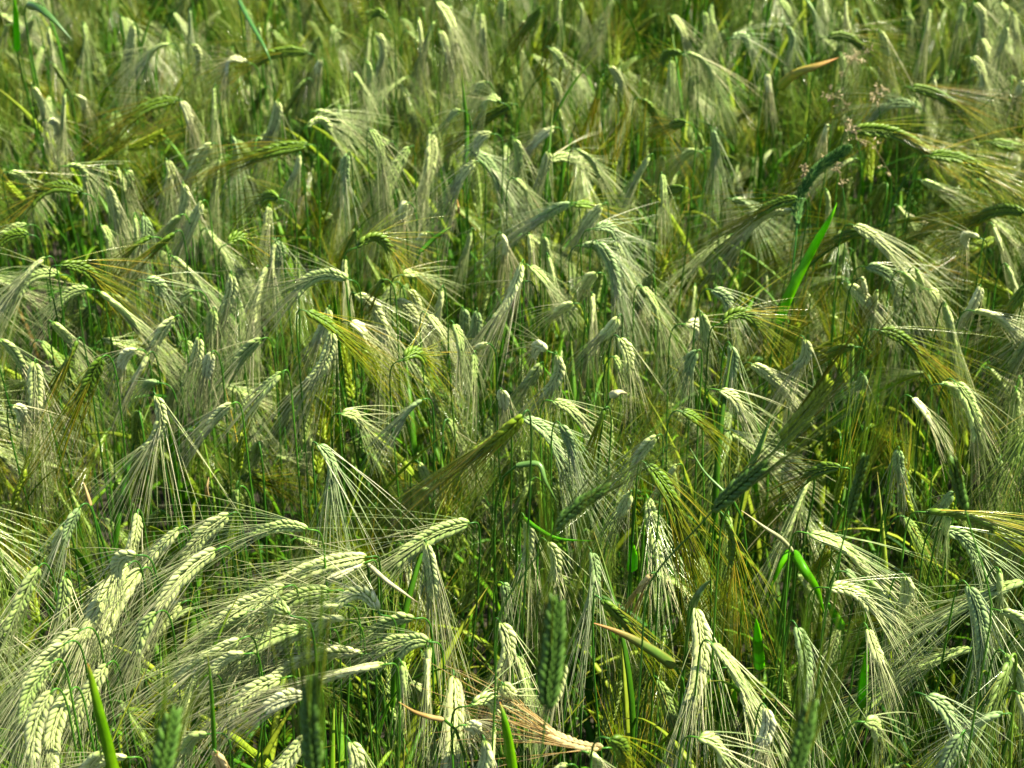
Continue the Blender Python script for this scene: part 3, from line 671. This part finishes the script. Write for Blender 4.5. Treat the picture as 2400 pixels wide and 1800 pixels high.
B('barley_shoot', 'pale lilac-white folded leaf tip right of the central slanting blades', 'leaf blade',
  [(1858, 1292, .82), (1830, 1262, .85), (1790, 1235, .865), (1738, 1196, .87)], .0042, M_STRAW, rnd=.4)
B('barley_shoot', 'green bent leaf hanging right from the folded white leaf', 'leaf blade',
  [(1858, 1292, .815), (1885, 1335, .81), (1915, 1380, .79), (1932, 1440, .76)], .0095, M_LEAFB, rnd=.2)
B('barley_shoot', 'short green leaf hanging left under the folded white leaf', 'leaf blade',
  [(1850, 1290, .80), (1830, 1325, .79), (1812, 1370, .77)], .007, M_LEAFB, rnd=.3)
B('barley_shoot', 'short green pointed leaf in the dark gap at lower right', 'leaf blade',
  [(1975, 1475, .76), (1955, 1440, .79), (1938, 1410, .80)], .009, M_LEAFB, rnd=.2)
B('barley_shoot', 'thin blue-grey leaf line slanting down right past the blurred ears', 'leaf blade',
  [(1720, 1176, .84), (1690, 1146, .85), (1650, 1105, .86), (1618, 1050, .87)], .0034, M_LEAFG, rnd=.8)
B('barley_shoot', 'blue-green narrow leaf pointing up left of the blurred dark ear', 'leaf blade',
  [(1760, 1090, .84), (1775, 1060, .86), (1790, 1020, .88), (1806, 978, .90)], .006, M_LEAFG, rnd=.4)
B('barley_shoot', 'broad olive and tan blade slanting up right in the upper right', 'leaf blade',
  [(1825, 208, .84), (1860, 175, .87), (1910, 155, .89), (1965, 135, .90)], .014, M_ORANGE, rnd=.2)
B('barley_shoot', 'bright green upright blade at the top left edge', 'leaf blade',
  [(40, 120, .86), (38, 70, .91), (35, 20, .95), (28, -30, .98)], .010, M_LEAFB, rnd=.2)
B('barley_shoot', 'long blue-green blade arching down right at the top left corner', 'leaf blade',
  [(62, 12, .98), (90, 18, .985), (125, 45, .975), (170, 95, .95)], .012, M_LEAFG, rnd=.2)
B('barley_shoot', 'dark green upright blade beside the fan-awned ear at top centre', 'leaf blade',
  [(1093, 380, .84), (1094, 300, .88), (1087, 230, .92), (1080, 150, .96)], .0065, M_LEAF, rnd=.3)
B('barley_shoot', 'dark thin leaf slanting left under the first dark slanting ear', 'leaf blade',
  [(985, 590, .86), (1010, 565, .87), (1035, 545, .88), (1062, 528, .885)], .006, M_LEAF, rnd=.2)
B('barley_shoot', 'narrow green leaf leading right to a grey tip above the ears', 'leaf blade',
  [(1228, 1214, .84), (1262, 1240, .85), (1310, 1262, .85), (1390, 1268, .85)], .0045, M_LEAFB, rnd=.3)
B('barley_shoot', 'green and orange blade standing at the bottom centre', 'leaf blade',
  [(1205, 1830, .84), (1195, 1760, .87), (1182, 1690, .90), (1172, 1645, .91)], .008, M_LEAFY, rnd=.3)
B('barley_shoot', 'pale pinkish curved leaf strip left of the big bottom centre ear', 'leaf blade',
  [(1040, 1686, .85), (1005, 1680, .86), (970, 1668, .865), (935, 1645, .87)], .0042, M_DRY, rnd=.95)
B('barley_shoot', 'grey-green broken leaf with hanging point right of the middle', 'leaf blade',
  [(1210, 1092, .85), (1262, 1088, .855), (1280, 1130, .84), (1308, 1182, .81)], .006, M_LEAFG, rnd=.6)
B('barley_shoot', 'dull green blade curling behind the leftmost tall ears', 'leaf blade',
  [(560, 0, .93), (580, 40, .92), (620, 110, .90), (640, 160, .87)], .007, M_LEAFG, rnd=.1)
B('barley_shoot', 'yellow withered leaf standing between the ears at lower left', 'leaf blade',
  [(487, 1165, .78), (484, 1145, .80), (490, 1118, .81)], .004, M_DRY, rnd=.8)
B('barley_shoot', 'small yellow withered leaf below the big drooping left ear', 'leaf blade',
  [(213, 1185, .79), (205, 1160, .80), (196, 1130, .81)], .004, M_DRY, rnd=.9)
B('barley_shoot', 'orange dry leaf sliver among the ears above centre', 'leaf blade',
  [(1076, 500, .83), (1074, 485, .84), (1071, 465, .84)], .004, M_DRY, rnd=.95)
B('barley_shoot', 'blue-grey leaf tip blurred above the big bottom ear', 'leaf blade',
  [(1622, 1425, .90), (1632, 1400, .92), (1648, 1375, .93), (1668, 1358, .94)], .006, M_LEAFG, rnd=.7)
B('barley_shoot', 'two-sided green leaf standing deep in the gap at lower right', 'leaf blade',
  [(1780, 1570, .70), (1776, 1510, .76), (1772, 1450, .80)], .011, M_LEAFB, rnd=.2)
B('barley_shoot', 'bright green leaf deep between the stems right of the dark ear', 'leaf blade',
  [(2020, 1660, .72), (2024, 1590, .78), (2034, 1510, .82)], .009, M_LEAFB, rnd=.5)
B('barley_shoot', 'green leaf deep in the crop above the pale central ear', 'leaf blade',
  [(1480, 1340, .74), (1482, 1300, .78), (1474, 1255, .81)], .011, M_LEAFB, rnd=.2)

# dry curled leaves that shine white
B('dry_leaf', 'bright white curled leaf scrap right of centre', 'dry leaf',
  [(1430, 932, .88), (1442, 922, .888), (1455, 918, .888), (1470, 922, .88)], .0085, M_STRAW, rnd=.95, fold=.5, stem=True)
B('dry_leaf', 'ragged cream dry leaf hanging beside the long central upper ear', 'dry leaf',
  [(948, 470, .88), (942, 495, .87), (946, 515, .86), (950, 545, .84)], .010, M_STRAW, rnd=.5, fold=.6, stem=True)

# foxtail head
def foxtail():
    C = spline([at_z(*p) for p in [(1868, 525, .88), (1872, 470, .90), (1905, 410, .93), (1950, 370, .95), (1992, 345, .965)]], 60)
    foot = np.array([C[0][0] - .03, C[0][1] + .05, 0])
    root = bpy.data.objects.new('foxtail_grass', None); COL.objects.link(root); root.location = foot
    root['label'] = 'dark blue-green foxtail grass head leaning right, below the pinkish seed heads'; root['category'] = 'grass head'
    rg = np.random.default_rng(3); a = Acc()
    T = nrm(np.gradient(C, axis=0)); s = np.linspace(0, 1, 60)
    n = 900
    k = rg.integers(0, 60, n); d = nrm(np.cross(T[k], rg.normal(size=(n, 3))))
    rr = .0068 * np.clip(np.minimum(s * 7 + .35, (1 - s) * 5 + .3), 0, 1)[k]
    st = C[k] + d * (rr * .35)[:, None] + T[k] * (rg.uniform(-.5, .5, n) * .002)[:, None]
    en = st + nrm(d + T[k] * 1.2) * (rr * 1.0 + .001)[:, None]
    P = st[:, None] + (en - st)[:, None] * np.array([0, .4, 1.0])[None, :, None]
    tubes(a, P, np.array([.0004, .0007, .00015]), M_FOX, sides=4, rnd=rg.random(n))
    tubes(a, C[None], np.full(60, .0030)[None], M_FOX, sides=6, rnd=np.array([.1]))
    sp = link('spike', a.mesh('spike', foot), root)
    path = bez3(C[0], C[0] - T[0] * .12, foot + np.array([0, 0, .35]), foot, np.linspace(0, 1, 14))
    a = Acc(); tubes(a, path[None], np.full(14, .0011)[None], M_STEM, sides=6, rnd=np.array([.0])); link('stem', a.mesh('stem', foot), root)
foxtail()

def panicle(seed, line, label, spread=.008, n=16):
    C = spline([at_z(*p) for p in line], 14); rg = np.random.default_rng(seed)
    foot = np.array([C[0][0], C[0][1] + .04, 0])
    root = bpy.data.objects.new('meadow_grass', None); COL.objects.link(root); root.location = foot
    root['label'] = label; root['category'] = 'grass head'
    path = bez3(C[0], C[0] - nrm(C[1] - C[0]) * .1, foot + np.array([0, 0, .4]), foot, np.linspace(0, 1, 14))
    a = Acc(); tubes(a, path[None], np.full(14, .0009)[None], M_STEM, sides=6, rnd=np.array([.2])); link('stem', a.mesh('stem', foot), root)
    n = max(8, n // 2)
    a = Acc(); tubes(a, C[None], np.linspace(.0007, .0003, 14)[None], M_PINK, sides=4, rnd=np.array([.2]))
    k = rg.integers(1, 14, n); d = nrm(rg.normal(size=(n, 3)) + np.array([0, 0, .3]))
    en = C[k] + d * rg.uniform(.3, 1, n)[:, None] * spread
    P = C[k][:, None] + (en - C[k])[:, None] * np.array([0, .5, 1.0])[None, :, None]
    tubes(a, P, np.array([.0003, .0002, .0002]), M_PINK, sides=3, rnd=rg.random(n))
    link('branches', a.mesh('branches', foot), root)
    a = Acc(); m = n * 4
    j = rg.integers(0, n, m); c = en[j] + rg.normal(size=(m, 3)) * .0022; dd = nrm(d[j] + rg.normal(size=(m, 3)) * .6)
    P = c[:, None] + dd[:, None] * np.array([-.0022, 0, .0024])[None, :, None]
    tubes(a, P, np.array([.0003, .0010, .0002]), M_PINK, sides=5, rnd=rg.random(m))
    o = link('spikelets', a.mesh('spikelets', foot), root); o['kind'] = 'stuff'
panicle(1, [(2085, 405, .86), (2065, 370, .90), (2040, 335, .93), (2010, 325, .95)], 'pinkish flowering grass spray arching over the long dark ear')
panicle(2, [(1975, 440, .88), (1965, 400, .90), (1948, 375, .925), (1935, 370, .935)], 'small pink flowering grass sprig beside the foxtail head')
panicle(3, [(2010, 330, .88), (2000, 300, .90), (1990, 290, .92), (1985, 310, .93)], 'tiny buff grass sprig at the foot of the long dark ear')
panicle(4, [(1990, 260, .86), (1975, 235, .89), (1955, 225, .905), (1940, 222, .91)], 'buff flowering grass spray at upper right, left one of the pair', .013, 22)
panicle(5, [(2060, 250, .86), (2050, 225, .89), (2055, 210, .90), (2075, 205, .905)], 'buff flowering grass spray at upper right, right one of the pair', .013, 22)
panicle(6, [(1980, 180, .87), (1990, 150, .90), (2005, 135, .92), (2020, 130, .93)], 'buff loose grass plume below the top right ears', .017, 28)
panicle(7, [(1895, 460, .88), (1890, 430, .90), (1886, 405, .92), (1890, 390, .93)], 'pink flowering grass tuft left of the foxtail head', .007, 14)

# ------------------------------------------------------------------ labels for the barley plants
MARKS = [(1890, 620, 'the broad bright green blade'), (1920, 440, 'the dark foxtail head'), (2050, 350, 'the long dark ear with pink sprig'),
         (235, 1680, 'the red-tipped yellow blade'), (493, 1650, 'the thin dark shoot'), (1050, 1110, 'the blurred slanting awns'),
         (1485, 1510, 'the orange-tipped leaf'), (1448, 922, 'the white leaf scrap'), (945, 510, 'the ragged cream leaf'),
         (1800, 1240, 'the folded lilac-white leaf'), (1085, 270, 'the dark upright top blade'), (640, 330, 'the short dark sideways ear'),
         (340, 980, 'the splayed drooping left ear'), (1625, 1540, 'the largest bottom-right ear'), (920, 1330, 'the silvery straw leaf'),
         (1290, 900, 'the fat central ear pair'), (80, 900, 'the lone ear by the left edge'), (2290, 1400, 'the big shaded right ear'),
         (1400, 1730, 'the dry pinkish ear'), (1900, 170, 'the broad olive-tan blade'), (100, 60, 'the arching top-left blade'),
         (20, 330, 'the dark hollow at left'), (2270, 720, 'the slim whitish right-hand ear pair'), (680, 680, 'the thin awned ear left of centre'),
         (1272, 68, 'the two small dark top ears'), (2290, 60, 'the tall fan-awned top right ear'), (555, 160, 'the white curled top ear'),
         (2230, 970, 'the long beaded ear at right'), (170, 1225, 'the lower left grey-green ear'), (1730, 150, 'the grey fan-awned top ear')]
TN = {'p': 'pale cream', 'w': 'bright whitish', 'g': 'pale green', 'b': 'blue-green', 'd': 'dark green', 't': 'dry straw-coloured', 'u': 'deep green', 'o': 'golden-green'}
def pose(p):
    a = math.degrees(math.atan2(p['dy'], p['dx']))     # screen down is positive
    if 'U' in p['fl']: return 'blurred upright'
    if 'V' in p['fl']: return 'upright'
    s = 'short ' if p['L'] < 48 else ('long ' if p['L'] > 135 else '')
    if abs(p['b']) > .19: return s + 'arched'
    if 75 < a < 105: return s + 'hanging'
    if 45 < a <= 75: return s + 'right-drooping'
    if 105 <= a < 135: return s + 'left-drooping'
    if a <= 45 and a > -60: return s + 'right-pointing'
    return s + 'left-pointing'
def where(p):
    best = min(MARKS, key=lambda m: math.hypot(m[0] - p['x'], m[1] - p['y']))
    dx, dy = p['x'] - best[0], p['y'] - best[1]; r = math.hypot(dx, dy)
    if r < 30: return 'right at ' + best[2]
    near = 'just ' if r < 110 else ''
    if abs(dx) > 2.2 * abs(dy): w_ = 'right of' if dx > 0 else 'left of'
    elif abs(dy) > 2.2 * abs(dx): w_ = 'below' if dy > 0 else 'above'
    else: w_ = ('below' if dy > 0 else 'above') + (' right of' if dx > 0 else ' left of')
    return near + w_ + ' ' + best[2]
ORD = ['first', 'second', 'third', 'fourth', 'fifth', 'sixth', 'seventh', 'eighth', 'ninth', 'tenth', 'eleventh', 'twelfth']
byl = {}
for p in PLANTS: byl.setdefault((TN[p['tone']], pose(p), where(p)), []).append(p)
for (t_, po, wh), ps in byl.items():
    if len(ps) == 1:
        ps[0]['o']['label'] = f'{po} {t_} barley ear {wh}'
        continue
    ys = [q['y'] for q in ps]; xs = [q['x'] for q in ps]
    horiz = (max(xs) - min(xs)) > (max(ys) - min(ys))
    ps = sorted(ps, key=lambda q: q['x'] if horiz else q['y'])
    for k, q in enumerate(ps):
        if len(ps) == 2: w_ = (('left' if k == 0 else 'right') if horiz else ('upper' if k == 0 else 'lower')) + ' of two'
        else: w_ = ORD[k] + (' from left,' if horiz else ' from top,')
        q['o']['label'] = f'{w_} {po} {t_} ears {wh}' if len(ps) == 2 else f'{w_} {po} {t_} ear {wh}'
for p in PLANTS:
    p['o']['category'] = 'barley plant'; p['o']['group'] = 'barley plants of the crop'
for p in PLANTS:
    while len(p['o']['label'].split()) > 16: p['o']['label'] = p['o']['label'].replace(' barley', '', 1) if ' barley' in p['o']['label'] else p['o']['label'].replace('just ', '', 1) if 'just ' in p['o']['label'] else p['o']['label'].replace(' the ', ' ', 1)
print('PLANTS', len(PLANTS), 'maxwords', max(len(p['o']['label'].split()) for p in PLANTS), 'unique', len({p['o']['label'] for p in PLANTS}))
